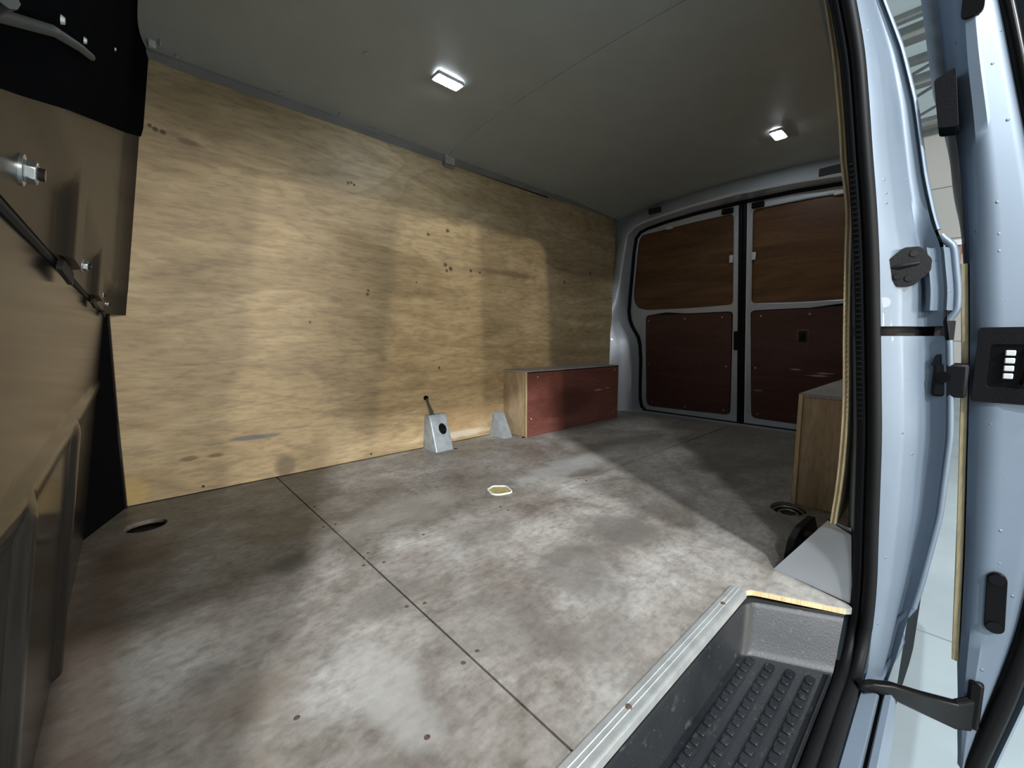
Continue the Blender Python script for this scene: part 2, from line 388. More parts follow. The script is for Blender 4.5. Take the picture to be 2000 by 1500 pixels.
obj('floor_edge', MB().grid([[Vector((x - .0006, y - .0006, z)) for x, y in ew] for z in (-.0118, -.0008)]), 'plyedge', fl)
obj('floor_base', MB().plate([(0.15, 0.135), (1.27, 0.135), (1.36, 0.0), (1.40, -0.02), (3.24, 0.0), (3.24, 1.68), (0.15, 1.68)], 0.03, XY(-0.020)), 'dark', fl)
# rims inside the cut holes
obj('hole_rim', MB().grid([[Vector((x, y, z)) for x, y in circle(0.363, 1.405, 0.0475, 24)] for z in (-0.001, -0.013)], True), 'plyedge_dark', fl)
ring = MB()
for r, z in ((0.05, -0.013), (0.03, -0.016)):
    ring.tube([(1.862 + math.cos(k * math.pi / 12) * r, 0.188 + math.sin(k * math.pi / 12) * r * .8, z) for k in range(25)], 0.004, 6)
obj('hole_ring', ring, 'zinc', fl)
obj('patch_disc', MB().disc((1.291, 0.925, 0.0), (0, 0, 1), 0.035, 0.0015, 24), 'yellow', fl)
obj('patch_ring', MB().tube([(1.291 + math.cos(k * math.pi / 14) * (.040 + .004 * math.sin(k * .9)), 0.925 + math.sin(k * math.pi / 14) * (.043 + .003 * math.cos(k * 1.1)), 0.0015) for k in range(29)], 0.0035, 6), 'white', fl)
for x, y in [(0.735, 0.567), (0.767, 0.552), (0.732, 0.372), (0.765, 0.377), (0.767, 0.822), (0.735, 0.774), (0.776, 0.755), (0.766, 1.045), (0.763, 1.218),
             (0.735, 1.05), (0.92, 0.815), (1.2, 0.815), (1.2, 0.78), (1.6, 0.815), (1.6, 0.78), (0.62, 0.30), (0.50, 0.45)]:
    screw(fl, (x, y, 0.0), (0, 0, 1), 0.0045, 'rust', 'floor_screw', 0.0008)

# ================================================================== FAR WALL
wbk = empty('wall_back', (1.7, 1.63, 0)); tag(wbk, 'tall plywood lining of the far side, grained and light-patched', 'wall', kind='structure')
FB = frame((0, 1.62, 0), (1, 0, 0), (0, 0, 1))      # local x = world x, local y = z, front faces -y
out = [(0.300, 0.002), (3.02, 0.002), (3.02, 1.34), (2.97, 1.392), (1.604, 1.383), (1.600, 1.362), (1.538, 1.362), (1.534, 1.383),
       (0.52, 1.386), (0.50, 1.400), (0.30, 1.402)]
out = rounded(out, [0, 0, .05, .05, .004, .004, .004, .004, .01, .01, 0])
bh = circle(1.416, 0.247, 0.012, 14)
obj('plywood_panel', MB().plate(out, 0.009, FB, [bh]), 'plywall', wbk, 0.0008)
obj('outer_skin', MB().box((0.05, 1.70, -0.25), (3.30, 1.72, 1.46)), 'silver', wbk)
obj('pin_recess', MB().box((1.395, 1.632, 0.225), (1.437, 1.66, 0.27)), 'dark', wbk)
rows = []
for y, z in [(1.640, 1.36), (1.628, 1.378), (1.620, 1.390), (1.610, 1.397), (1.603, 1.404), (1.603, 1.415), (1.64, 1.43), (1.69, 1.44)]:
    rows.append([Vector((x, y, z)) for x in (0.38, 1.0, 1.7, 2.4, 3.03)])
obj('roof_rail', MB().grid(rows), 'rail', wbk)
for x, z in [(0.345, 1.02), (0.36, 0.78), (0.355, 0.68), (0.52, 0.02), (1.10, 1.17), (1.497, 0.395), (1.13, 0.02), (2.5, 1.33)]:
    screw(wbk, (x, 1.6198, z), (0, -1, 0), 0.005, 'rust', 'wall_screw')

# ================================================================== CEILING
cl = empty('ceiling', (1.7, 0.81, 1.40)); tag(cl, 'dark grey arched roof lining in two lapped sheets', 'ceiling', kind='structure')
ARCH = [(0.0, 1.395), (0.05, 1.408), (0.12, 1.428), (0.26, 1.447), (0.48, 1.459), (0.66, 1.464), (0.81, 1.466), (0.96, 1.464), (1.14, 1.459), (1.36, 1.447), (1.50, 1.428), (1.56, 1.413), (1.605, 1.405)]
def lining(x0, x1, dz, sag=0.0):
    ys = [.118 + 1.487 * i / 60 for i in range(61)]
    def zz(y, x):
        w = sum(lerp(ARCH, min(max(y + d, 0), 1.605)) for d in (-.05, -.025, 0, .025, .05)) / 5 + dz
        return w - 0.022 * sstep(2.5, 3.05, x)
    xs = [x0 + (x1 - x0) * i / 16 for i in range(17)]
    mb = MB().grid([[Vector((x, y, zz(y, x))) for y in ys] for x in xs])
    mb.grid([[Vector((x, y, zz(y, x) + 0.003)) for y in ys] for x in xs])
    mb.grid([[Vector((x, y, zz(y, x) + h)) for h in (0, .003)] for x in (x0,) for y in ys])
    mb.grid([[Vector((x, y, zz(y, x) + h)) for h in (0, .003)] for x in (x1,) for y in ys])
    return mb
obj('lining_sheet', lining(0.36, 1.585, 0.0035), 'lining', cl)
obj('lining_sheet', lining(1.556, 3.06, 0.0), 'lining', cl)
obj('roof_skin', MB().grid([[Vector((x, y, z)) for x in (.05, 1.5, 2.9, 3.14)] for y, z in ((.10, 1.455), (.13, 1.485), (.3, 1.51), (.81, 1.53), (1.4, 1.505), (1.66, 1.48), (1.71, 1.45))]), 'silver', cl)
for x, y in [(0.539, 1.585), (0.828, 1.583), (1.038, 1.583), (1.294, 1.583), (1.70, 1.583), (2.15, 1.583), (2.6, 1.583)]:
    screw(cl, (x, y, lerp(ARCH, y) + 0.002), (0, -.3, -1), 0.006, 'zinc', 'rivet', 0.004)
for x, y in [(0.997, 1.24), (0.99, 0.955)]:
    screw(cl, (x, y, lerp(ARCH, y) + 0.001), (0, 0, -1), 0.007, 'lining', 'rivet', 0.004)

# ================================================================== BULKHEAD (left)
bk = empty('wall_left', (0.24, 0.8, 0)); tag(bk, 'glossy dark steel bulkhead with pressed ribs and bolts', 'wall', kind='structure')
K = 0.13
def bx(z): return 0.237 + K * z
ribs = [-0.06, 0.37, 0.80]
def low_off(y, z):
    o = 0.0
    for r in ribs:
        d = abs(y - r)
        o = max(o, 0.010 * math.sqrt(max(0, 1 - (d / 0.024) ** 2)) * (1 - sstep(0.385, 0.415, z)))
    o = max(o, 0.005 * (1 - sstep(0.008, 0.022, abs(z - 0.400))))
    return o
ys = [-0.03 + 1.67 * i / 300 for i in range(301)]
zs = [-0.03 + 0.655 * i / 70 for i in range(71)]
obj('lower_panel', MB().grid([[Vector((bx(z) + low_off(y, z), y, z)) for y in ys] for z in zs]), 'blackgloss', bk, smooth=75)
bolts = [0.242, 0.676, 1.176, 1.50]
def up_off(y, z):
    pocket = 0
    for b_ in bolts: pocket = max(pocket, 1 - sstep(0.15, 0.18, abs(y - b_)))
    o = 0.004 + 0.012 * max(sstep(0.655, 0.685, z), 1 - pocket)
    edge = 0.37 + 0.126 * (z - 0.632) - bx(z)
    t = max(0, (y - 1.47) / 0.155)
    return o + (edge - o) * t ** 2.2
zs2 = [0.606 + 0.89 * i / 90 for i in range(91)]
ys2 = [-0.03 + 1.655 * i / 170 for i in range(171)]
up = MB().grid([[Vector((bx(z) + up_off(y, z), y, z)) for y in ys2] for z in zs2])
up.grid([[Vector((bx(0.606) + d * up_off(y, 0.606), y, 0.606)) for y in ys2] for d in (0, 1)])
obj('upper_panel', up, 'blacksatin', bk, smooth=75)
# gusset closing the lower corner to the wall
g = MB().add([(0.322, 1.621, 0), (0.237, 1.40, 0), (0.324, 1.621, 0.62), (0.310, 1.58, 0.60)], [(0, 1, 3, 2)])
obj('corner_gusset', g, 'mattblack', bk)
obj('gusset_edge', MB().tube([(0.318, 1.612, 0.0), (0.318, 1.614, 0.3), (0.322, 1.616, 0.62)], 0.006, 8), 'blacktrim', bk)
# matte black trim over the upper part, its lower edge falling towards the doorway
REFLECTION_LINE = [(.06, .635), (.10, .648), (.16, .678), (.24, .712), (.32, .745)]
LAMP_GLINTS = [(.163, .686), (.265, .729), (.60, .892)]
def trim_z(y): return 0.622 + 0.348 * (y - 0.094)
band = MB(); yb = [-0.03 + 1.655 * i / 170 for i in range(171)]
for e in (0.0, 1.0):
    band.grid([[Vector((bx(z) + up_off(y, z) + (.004 + .004 * e * min(1, t * 12)), y, z)) for y in yb for z in [trim_z(y) + (1.47 - trim_z(y)) * t]] for t in [i / 60 for i in range(61)]])
obj('trim_band', band, 'mattblack', bk, smooth=70)
def on_trim(y, z, d=.008): return Vector((bx(z) + up_off(y, z) + d, y, z))
obj('reflection_band', MB().tube([on_trim(y, z) for y, z in REFLECTION_LINE], .0025, 8), 'plastic_grey', bk, smooth=70)  # grey tube standing in for a band reflected in the dark panel
for y, z in LAMP_GLINTS:
    obj('lamp_glint', MB().disc(on_trim(y, z, .008), (1, 0, -K), .0022, .0015, 10, .0015), 'zinc', bk)  # small bright discs added as the glints of reflected lamps
nb = Vector((1, 0, -K)).normalized()
for y in bolts:
    c = Vector((bx(0.632) + 0.004, y, 0.632))
    w = obj('washer', MB().disc(c, nb, 0.0092, 0.0016, 20), 'zinc', bk)
    h = obj('hex_bolt', MB().disc(c + nb * .0016, nb, 0.0070, 0.0055, 6), 'zinc', bk, 0.0008)
    obj('bolt_tip', MB().disc(c + nb * .0071, nb, 0.0038, 0.003, 12), 'blackgloss', bk)

obj('joint_gap', MB().tube([(bx(.604) + .001, y, .604) for y in zr0(-.1, 1.6, 12)], .0028, 6), 'dark', bk)
for y in (.465, .925, 1.34):
    obj('drain_notch', MB().plate(rounded([(y - .06, .598), (y + .05, .594), (y + .045, .608), (y - .05, .609)], .006), .004, frame((bx(0) + .010, 0, 0), (0, 1, 0), (K, 0, 1))), 'dark', bk)

# ================================================================== REAR FRAME AND DOORS (right)
RC = 0.79                                                # middle of the rear doorway
def rx(z, off=0): return 3.245 - K * z + off
wr = empty('wall_right', (3.1, RC, 0)); tag(wr, 'silver rear door frame with rounded corners and kinked pillars', 'wall', kind='structure')
half3 = [(0.79, 1.335), (1.05, 1.330), (1.25, 1.318), (1.40, 1.300), (1.455, 1.285), (1.490, 1.250), (1.512, 1.15), (1.532, 1.011), (1.555, 0.86), (1.571, 0.74), (1.566, 0.68), (1.549, 0.631), (1.50, 0.547), (1.490, 0.49), (1.488, 0.378), (1.500, 0.20), (1.505, 0.087), (1.495, 0.02), (1.462, -0.012), (1.2, -0.015), (0.79, -0.015)]
half2 = [(0.79, 1.345), (1.05, 1.336), (1.222, 1.322), (1.37, 1.305), (1.435, 1.288), (1.490, 1.246), (1.520, 1.13), (1.55, 1.000), (1.578, 0.85), (1.597, 0.74), (1.597, 0.69), (1.585, 0.643), (1.525, 0.545), (1.508, 0.48), (1.503, 0.382), (1.508, 0.20), (1.515, 0.087), (1.515, 0.03), (1.515, 0.004), (1.2, 0.001), (0.79, 0.001)]
half1 = [(0.79, 1.475), (1.05, 1.462), (1.222, 1.445), (1.42, 1.420), (1.52, 1.400), (1.585, 1.35), (1.605, 1.20), (1.630, 1.000), (1.632, 0.85), (1.632, 0.74), (1.632, 0.69), (1.632, 0.643), (1.632, 0.545), (1.632, 0.48), (1.632, 0.382), (1.632, 0.20), (1.632, 0.087), (1.632, 0.03), (1.632, -0.01), (1.2, -0.012), (0.79, -0.012)]
def full(h): return h + [(2 * RC - y, z) for y, z in h[-2:0:-1]]
L1, L2, L3 = full(half1), full(half2), full(half3)
NEARY = [(0, .0), (.4, .0), (.8, .025), (1.2, .088), (1.4, .125), (1.5, .14)]
def clampn(L): return [(max(y, lerp(NEARY, z)), z) for y, z in L]
L1, L2 = clampn(L1), clampn(L2)
def loop(L, fx): return [Vector((fx(y, z), y, z)) for y, z in L]
x1 = lambda y, z: 2.95 + 0.045 * z
def mid(La, Lb, t): return [(a[0] + (b_[0] - a[0]) * t, a[1] + (b_[1] - a[1]) * t) for a, b_ in zip(La, Lb)]
x2 = lambda y, z: rx(z, -.12)
L0 = [(RC + (y - RC) * 1.07, z + (.05 if z > .7 else -.02)) for y, z in L1]
L0 = [(max(y, lerp(NEARY, z) - .015), z) for y, z in L0]
rws = [loop(L0, lambda y, z: x1(y, z) + .03), loop(L1, lambda y, z: x1(y, z) + .02), loop(mid(L1, L2, .12), x1), loop(mid(L1, L2, .5), lambda y, z: (x1(y, z) + x2(y, z)) / 2 - .012), loop(mid(L1, L2, .9), lambda y, z: x2(y, z) - .006),
       loop(L2, x2), loop(mid(L2, L3, .25), lambda y, z: rx(z, -.105)), loop(mid(L2, L3, .8), lambda y, z: rx(z, -.025)), loop(L3, lambda y, z: rx(z, -.005)), loop(mid(L3, [(RC, .6)] * len(L3), -.05), lambda y, z: rx(z, .01))]
obj('frame_pressing', MB().grid(rws, True), 'silver_in', wr, smooth=50)
seal_path = loop(mid(L3, [(RC, .66)] * len(L3), .004), lambda y, z: rx(z, -.014))
obj('rear_seal', MB().tube(seal_path + [seal_path[0]], 0.014, 8), 'rubber', wr)
obj('outer_skin', MB().box((3.12, -0.14, -0.30), (3.32, 1.72, -0.04)), 'silver', wr)
for (ya, yb_, za, zb) in ((1.245, 1.325, 1.352, 1.384), (0.315, 0.405, 1.335, 1.372)):
    zm = (za + zb) / 2
    q = rounded([(ya, za - .0), (yb_, za), (yb_, zb), (ya, zb)], .004)
    xm = (x1(0, zm) + rx(zm, -.12)) / 2 - .040
    obj('frame_slot', MB().plate([(-y, z) for y, z in q], 0.02, frame((xm - .0, 0, 0), (0, -1, 0), (0.0, 0, 1))), 'dark', wr, 0.002)
obj('sill_plate', MB().box((3.10, 0.06, -0.016), (3.26, 1.52, -0.006)), 'silver_in', wr, 0.003)

# plane of the rear doors: local x = -y, local y up the tilted door, normal to the front (-x)
def PD(y, z): return (-y, z / math.cos(math.atan(K)))
def DF(off): return frame((3.245 + off, 0, 0), (0, -1, 0), (-K, 0, 1))
def door_rear(name, sgn, label):
    cy = RC
    my = lambda pts: [(cy + sgn * (y - cy), z) for y, z in pts]
    P2 = lambda pts: [PD(y, z) for y, z in my(pts)]
    d = empty(name, (3.18, cy + sgn * .35, 0)); tag(d, label, 'door', kind='structure')
    outer = [(cy + .024, 0.0), (cy + .024, 1.325), (1.05, 1.318), (1.25, 1.306), (1.40, 1.288), (1.445, 1.273), (1.476, 1.24), (1.50, 1.15), (1.520, 1.01), (1.543, 0.86), (1.557, 0.75), (1.553, 0.69), (1.536, 0.637), (1.488, 0.555), (1.478, 0.49), (1.476, 0.378), (1.488, 0.20), (1.492, 0.09), (1.48, 0.03), (1.455, 0.0)]
    uw = rounded([(0.838, 0.745), (0.838, 1.283), (1.10, 1.280), (1.452, 1.265), (1.478, 1.22), (1.535, 0.85), (1.52, 0.77), (1.44, 0.742), (1.10, 0.736)], [.03, .03, .1, .03, .03, .05, .04, .04, .1])
    lw = rounded([(0.852, 0.040), (0.840, 0.706), (1.432, 0.706), (1.440, 0.55), (1.455, 0.030)], [.035, .025, .025, .05, .05])
    obj('door_frame', MB().plate(P2(outer), 0.035, DF(-.012), [P2(uw), P2(lw)]), 'silver_in', d, 0.006, seg=3)
    obj('upper_panel', MB().plate(P2(rounded([(y + (.012 if y > 1.1 else -.012), z + (.012 if z > 1 else -.012)) for y, z in uw], 0)), 0.009, DF(.006)), 'plydoor', d)
    obj('lower_panel', MB().plate(P2([(1.14 + (y - 1.14) * .985, .37 + (z - .37) * .985) for y, z in lw]), 0.006, DF(-.016)), 'plydoor_low', d, 0.0015)
    obj('outer_skin', MB().plate(P2(outer), 0.02, DF(.05)), 'silver', d)
    bead = [Vector((rx(z, -.006), y, z)) for y, z in my(uw)]
    obj('window_bead', MB().tube(bead + [bead[0]], 0.0045, 6), 'silver_in' , d)
    for y, z in [(1.405, .668), (1.14, .672), (0.90, .672), (1.41, .35), (1.40, .07), (1.15, .06), (0.89, .07), (0.875, .36)]:
        c = my([(y, z)])[0]; screw(d, (rx(c[1], -.023), c[0], c[1]), (-1, 0, -K), 0.005, 'zinc', 'panel_screw')
    for y, z, a, b_ in ((0.852, 1.02, .010, .022), (1.24, 1.273, .022, .010)):
        c = my([(y, z)])[0]
        obj('fixing_tab', MB().box((rx(z, -.018), c[0] - a, z - b_), (rx(z, -.004), c[0] + a, z + b_)), 'tab', d, 0.002)
    c = my([(0.872, 1.298)])[0]
    st = MB().box((rx(1.3, -.03), c[0] - .032, 1.280), (rx(1.3, -.0), c[0] + .032, 1.312))
    obj('top_catch', st, 'plastic', d, 0.006)
    return d
d2 = door_rear('door_2', 1, 'left rear door with two brown plywood panels in a silver frame')
d3 = door_rear('door_3', -1, 'right rear door with small square recess in its lower brown panel')
obj('meeting_seal', MB().box((rx(0, -.005) - .0, RC - .0, 0), (rx(0, -.005) + .001, RC + .001, .001)), 'rubber', d2) if False else None
ms = MB()
for s_ in (-1, 1):
    ms.tube([(rx(z, -.010), RC + s_ * .010, z) for z in (0.0, .3, .6, .9, 1.2, 1.325)], 0.013, 8)
obj('meeting_seal', ms, 'rubber', d2)
lt = MB()
lt.plate([PD(y, z) for y, z in rounded([(0.785, .465), (0.832, .465), (0.832, .583), (0.785, .583)], .008)], 0.03, DF(-.020))
obj('lock_cover', lt, 'plastic', d2, 0.004)
hn = obj('handle_recess', MB().plate([PD(y, z) for y, z in rounded([(0.438, .506), (0.500, .506), (0.500, .590), (0.438, .590)], .008)], 0.004, DF(-.0185), [[PD(y, z) for y, z in rounded([(0.448, .516), (0.490, .516), (0.490, .580), (0.448, .580)], .006)]]), 'plydoor', d3, 0.001)
obj('recess_plate', MB().plate([PD(y, z) for y, z in rounded([(0.448, .516), (0.490, .516), (0.490, .580), (0.448, .580)], .006)], 0.003, DF(-.0165)), 'dark', hn)
obj('recess_catch', MB().box((rx(.55, -.026), .460, .530), (rx(.55, -.018), .478, .566)), 'plastic', hn, 0.003)

# ================================================================== NEAR SIDE: pillar, jamb, sill, skin
wf_ = empty('wall_front', (1.45, -0.05, -0.2)); tag(wf_, 'silver door pillar and near side of the van body', 'wall', kind='structure')
YS = [(-.30, -.066), (-.148, -.068), (.05, -.070), (.15, -.065), (.35, -.056), (.5, -.044), (.69, -.028), (.78, -.018), (.87, -.006), (.97, .006), (1.06, .018), (1.157, .038), (1.30, .070), (1.45, .11)]
YO = [(-.30, -.080), (-.19, -.094), (-.10, -.108), (-.03, -.116), (.054, -.127), (.197, -.141), (.35, -.143), (.447, -.136), (.535, -.128), (.56, -.122), (.62, -.120), (.705, -.108), (.746, -.092), (.835, -.072), (.98, -.047), (1.085, -.021), (1.195, .015), (1.30, .045), (1.45, .09)]
ys_ = lambda z: sum(lerp(YS, z + d) for d in (-.03, 0, .03)) / 3
yo_ = lambda z: sum(lerp(YO, z + d) for d in (-.012, 0, .012)) / 3
def jamb(z):
    a, o = ys_(z), yo_(z); f = lambda t: a + (o - a) * t; kk = 1 - sstep(.70, .80, z)
    return [Vector(q) for q in [(1.50, a + .060, z), (1.445, a + .052, z), (1.418, a + .044, z), (1.408, a + .030, z), (1.404, a, z), (1.410, f(.12), z), (1.424, f(.30), z), (1.430, f(.34), z), (1.452, f(.48), z), (1.472, f(.60), z), (1.480, f(.64), z), (1.484 - .004 * kk, f(.72), z), (1.486 - .012 * kk, f(.86), z), (1.486 - .018 * kk, f(.95), z)]]
def zr(a, b_, n): return [a + (b_ - a) * i / n for i in range(n + 1)]
obj('upper_jamb', MB().grid([jamb(z) for z in zr(.556, 1.46, 60)]), 'silver', wf_, smooth=35)
obj('lower_jamb', MB().grid([jamb(z) for z in zr(-.24, .538, 60)]), 'silver', wf_, smooth=35)
# lips that cap the ends of the jamb pressings along the rail slot
for nm, z, zz_ in (('slot_lip', .556, .552), ('slot_lip', .538, .542)):
    r0 = jamb(z); r1 = [v + Vector((.05, 0, zz_ - z)) for v in r0]
    obj(nm, MB().grid([r0, r1]), 'blacktrim', wf_)
obj('rail_slot', MB().grid([[v + Vector((.03, .004, 0)) for v in jamb(z)] for z in (.52, .547, .575)]), 'dark', wf_)
# outer rims: upper window part, bulged rail cover, lower part
def rim(name, za, zb, r, off=0.0, n=40, bul=None, x=1.494):
    pth = []
    for z in zr(za, zb, n):
        pth.append((x, yo_(z) - off - (bul(z) if bul else 0), z))
    return obj(name, MB().tube(pth, r, 8), 'silver', wf_, smooth=60)
rim('window_rim', .735, 1.45, 0.0062)
rim('rail_cover_rim', .563, .725, 0.0065, 0.002, 24, lambda z: .010 * sstep(.563, .59, z) * (1 - sstep(.70, .725, z)))
rim('lower_rim', .0, .530, 0.0060, x=1.476)
# curved lower edge with its small kink
kp = [(1.476, yo_(0.0), 0.0), (1.478, -.112, -.02), (1.482, -.100, -.040), (1.488, -.103, -.060), (1.488, -.108, -.085), (1.484, -.100, -.12), (1.476, -.088, -.16), (1.46, -.075, -.20), (1.43, -.068, -.225)]
obj('lower_rim', MB().tube(kp, 0.0058, 8), 'silver', wf_, smooth=60)
obj('slot_end', MB().box((1.486, -.134, .528), (1.53, -.108, .566)), 'dark', wf_)
# rail cover block and shadowed groove
cov = MB()
cov.grid([[Vector((x, yo_(z) + dy, z)) for x, dy in ((1.466, .028), (1.456, .021), (1.472, .016), (1.474, .006), (1.470, .000), (1.490, -.008))] for z in zr(.585, .70, 12)])
obj('rail_cover', cov, 'silver', wf_, smooth=35)
# outer skin along the van side
sk = []
for z in zr(-.26, 1.46, 50):
    b_ = yo_(z) if z > .05 else lerp([(-.30, -.10), (-.1, -.125), (.05, -.129)], z)
    sk.append([Vector((x, b_ - dy, z)) for x, dy in ((1.480, .001), (1.50, .001), (1.8, -.003), (2.4, -.012), (3.0, -.030), (3.25, -.06), (3.32, -.12))])
obj('outer_skin', MB().grid(sk), 'silver', wf_, smooth=60)
# inner lining of the near side: three veneers whose edges show
YP = [(.147, .010), (.239, .003), (.336, .002), (.41, .004), (.545, .013), (.697, .021), (.795, .025), (.86, .038), (.935, .045), (1.086, .066), (1.2, .088), (1.40, .125)]
yp_ = lambda z: sum(lerp(YP, z + d) for d in (-.03, 0, .03)) / 3
xe_ = lambda z: 1.414 + 0.03 * (1 - sstep(.14, .30, z)) * .3
for k, mt in enumerate(('plyedge', 'plyedge_dark', 'plyedge')):
    sh = MB(); y0, y1 = k * .0034 - .005, k * .0034 - .0018
    zz_ = zr(.147, 1.40, 50)
    sh.grid([[Vector((xe_(z) + dx, yp_(z) + dy, z)) for dx, dy in ((1.6, y0), (0, y0), (0, y1), (1.6, y1))] for z in zz_])
    sh.grid([[Vector((xe_(.147) + dx, yp_(.147) + dy, .147)) for dx in (0, 1.6)] for dy in (y0, y1)])
    obj('ply_veneer', sh, mt, wf_)
obj('inner_skin', MB().grid([[Vector((x, yp_(z) - .022, z)) for x in (1.47, 3.1)] for z in zr(-.05, 1.45, 30)]), 'silver_in', wf_)
# sloped gusset at the foot of the pillar
gs = MB()
A0, B0 = Vector((1.432, .112, 0)), Vector((1.398, -.036, 0))
C0, D0 = Vector((1.452, .022, .142)), Vector((1.415, -.022, .150))
gs.grid([[A0.lerp(B0, t), (A0.lerp(B0, t)).lerp(C0.lerp(D0, t), .5) + Vector((-.003, 0, 0)), C0.lerp(D0, t)] for t in zr(0, 1, 8)])
gs.grid([[A0, A0.lerp(C0, .5), C0], [A0 + Vector((.06, -.02, 0)), A0.lerp(C0, .5) + Vector((.06, -.02, 0)), C0 + Vector((.06, -.01, 0))]])
obj('pillar_gusset', gs, 'silver_in', wf_)
obj('gusset_joint', MB().tube([(1.434, .020, .150), (1.410, -.024, .140)], .0022, 6), 'dark', wf_)
br = MB().box((1.50, .045, .004), (1.66, .075, .075))
obj('belt_anchor', MB().plate(rounded([(1.47, .0), (1.75, .0), (1.70, .05), (1.56, .062), (1.50, .05)], .012), .014, frame((0, .090, .004), (1, 0, 0), (0, 0, 1))), 'plastic', wf_, .003)
obj('anchor_bolt', MB().disc((1.60, .076, .034), (0, 1, 0), .012, .026, 6), 'rust', wf_)
# striker wedge on the jamb
js = lambda z, t: Vector((1.448 - .02, ys_(z) + (yo_(z) - ys_(z)) * t, z))
cz = .665; cyc = (ys_(cz) + yo_(cz)) / 2
SF = frame((1.436, ys_(cz), cz), (.38, -1, 0), (0, 0, 1))
hexo = rounded([(-.006, -.004), (.018, -.036), (.040, -.036), (.062, -.010), (.062, .010), (.044, .034), (.022, .034), (-.006, .006)], .004)
stp = obj('striker_wedge', MB().plate(hexo, .030, SF @ Matrix.Translation((0, 0, -.004)) @ Matrix.Scale(-1, 4, (0, 0, 1))), 'plastic', wf_, .004)
sn = Vector((-1, -.38, 0)).normalized()
def sp(u, v, d=0): return SF @ Vector((u, v, 0)) + sn * d
obj('wedge_ridge', MB().tube([sp(.0, -.002, .020), sp(.018, .000, .026), sp(.044, .004, .026)], [.004, .005, .003], 8), 'plastic', stp)
for u, v in ((.036, .022), (.032, -.022), (.016, -.018)):
    obj('wedge_screw', MB().disc(sp(u, v, .024), sn, .0075, .0035, 12, .006), 'gloss_black', stp)
obj('jamb_plug', MB().disc((1.408, ys_(.60) - .004, .60), (-1, -.3, 0), .010, .002, 14), 'silver_in', wf_)
# header of the side doorway, front post of the doorway (both above / left of the view)
obj('doorway_header', MB().grid([[Vector((x, y, z)) for x in (0.0, .4, .9, 1.42)] for y, z in ((.13, 1.45), (.09, 1.40), (.075, 1.30), (.065, 1.272), (.045, 1.270), (.040, 1.30), (.055, 1.36), (.09, 1.47), (.12, 1.52))]), 'silver', wf_)
obj('front_post', MB().grid([[Vector((.10, ys_(z) + .06, z)), Vector((.24, ys_(z) + .05, z)), Vector((.262, ys_(z) + .02, z)), Vector((.25, ys_(z) - .03, z)), Vector((.22, yo_(z), z)), Vector((.0, yo_(z), z))] for z in zr(-.24, 1.46, 30)]), 'silver', wf_)
# corner of the doorway: rounded web between header and pillar
cw = MB()
for z0 in [0]:
    rr = .10; rows = []
    for k in range(9):
        a = k / 8 * math.pi / 2
        x, z = 1.402 - rr + rr * math.cos(a), 1.272 - rr + rr * math.sin(a)
        y = ys_(z)
        rows.append([Vector((x, y + .04, z)), Vector((x, y, z)), Vector((x + .02, y - .03, z + .02)), Vector((1.43, y - .03, 1.30))])
    cw.grid(rows)
obj('doorway_corner', cw, 'silver', wf_)
# sill rails under the doorway
def sill(name, prof, mt):
    return obj(name, MB().grid([[Vector((x, y, z)) for x in (.05, .5, .9, 1.2, 1.372)] for y, z in prof]), mt, wf_, smooth=30)
sill('sill_ledge', [(-.050, -.118), (-.066, -.118), (-.070, -.110), (-.090, -.110), (-.093, -.118)], 'silver')
sill('sill_groove', [(-.093, -.118), (-.0935, -.130), (-.0975, -.130), (-.098, -.116)], 'dark')
sill('sill_edge', [(-.098, -.116), (-.100, -.112), (-.108, -.112), (-.113, -.122), (-.116, -.20), (-.11, -.27)], 'silver')

obj('seal_flange', MB().box((.05, -.062, -.135), (1.38, -.020, -.118)), 'dark', wf_)
obj('jamb_bridge', MB().grid([[v + Vector((.001, 0, 0)) for v in jamb(z)[:5]] for z in (.530, .547, .564)]), 'silver', wf_)
# door seal (separate rubber piece that pulls off the flange)
ds = empty('door_seal', (1.40, -.06, -.11)); tag(ds, 'black rubber door seal running down the silver pillar and along the sill', 'door seal')
pa, pb = [], []
for z in zr(1.36, -.03, 60):
    pa.append((1.392, ys_(z) + .0095, z)); pb.append((1.400, ys_(z) + .0275, z))
for k in range(1, 9):
    a = k / 8 * math.pi / 2; rr = .075
    pa.append((1.392 - rr + rr * math.cos(a), -.0585 + .002 * k / 8, -.03 - rr * math.sin(a)))
    pb.append((1.400 - rr + rr * math.cos(a), -.0405 + .001 * k / 8, -.03 - (rr - .004) * math.sin(a)))
for x in zr(1.28, .10, 20):
    pa.append((x, -.0565, -.105)); pb.append((x, -.0400, -.101))
obj('seal_bulb', MB().tube(pa, 0.0108, 12), 'rubber', ds, smooth=70)
obj('seal_carrier', MB().tube(pb, 0.0098, 10), 'rubber', ds, smooth=70)
gr = MB()
for z in zr(.38, .86, 48):
    gr.box((1.3885, ys_(z) + .0255, z - .0018), (1.3935, ys_(z) + .0345, z + .0018))
obj('seal_gripper', gr, 'rubber', ds, .0006)

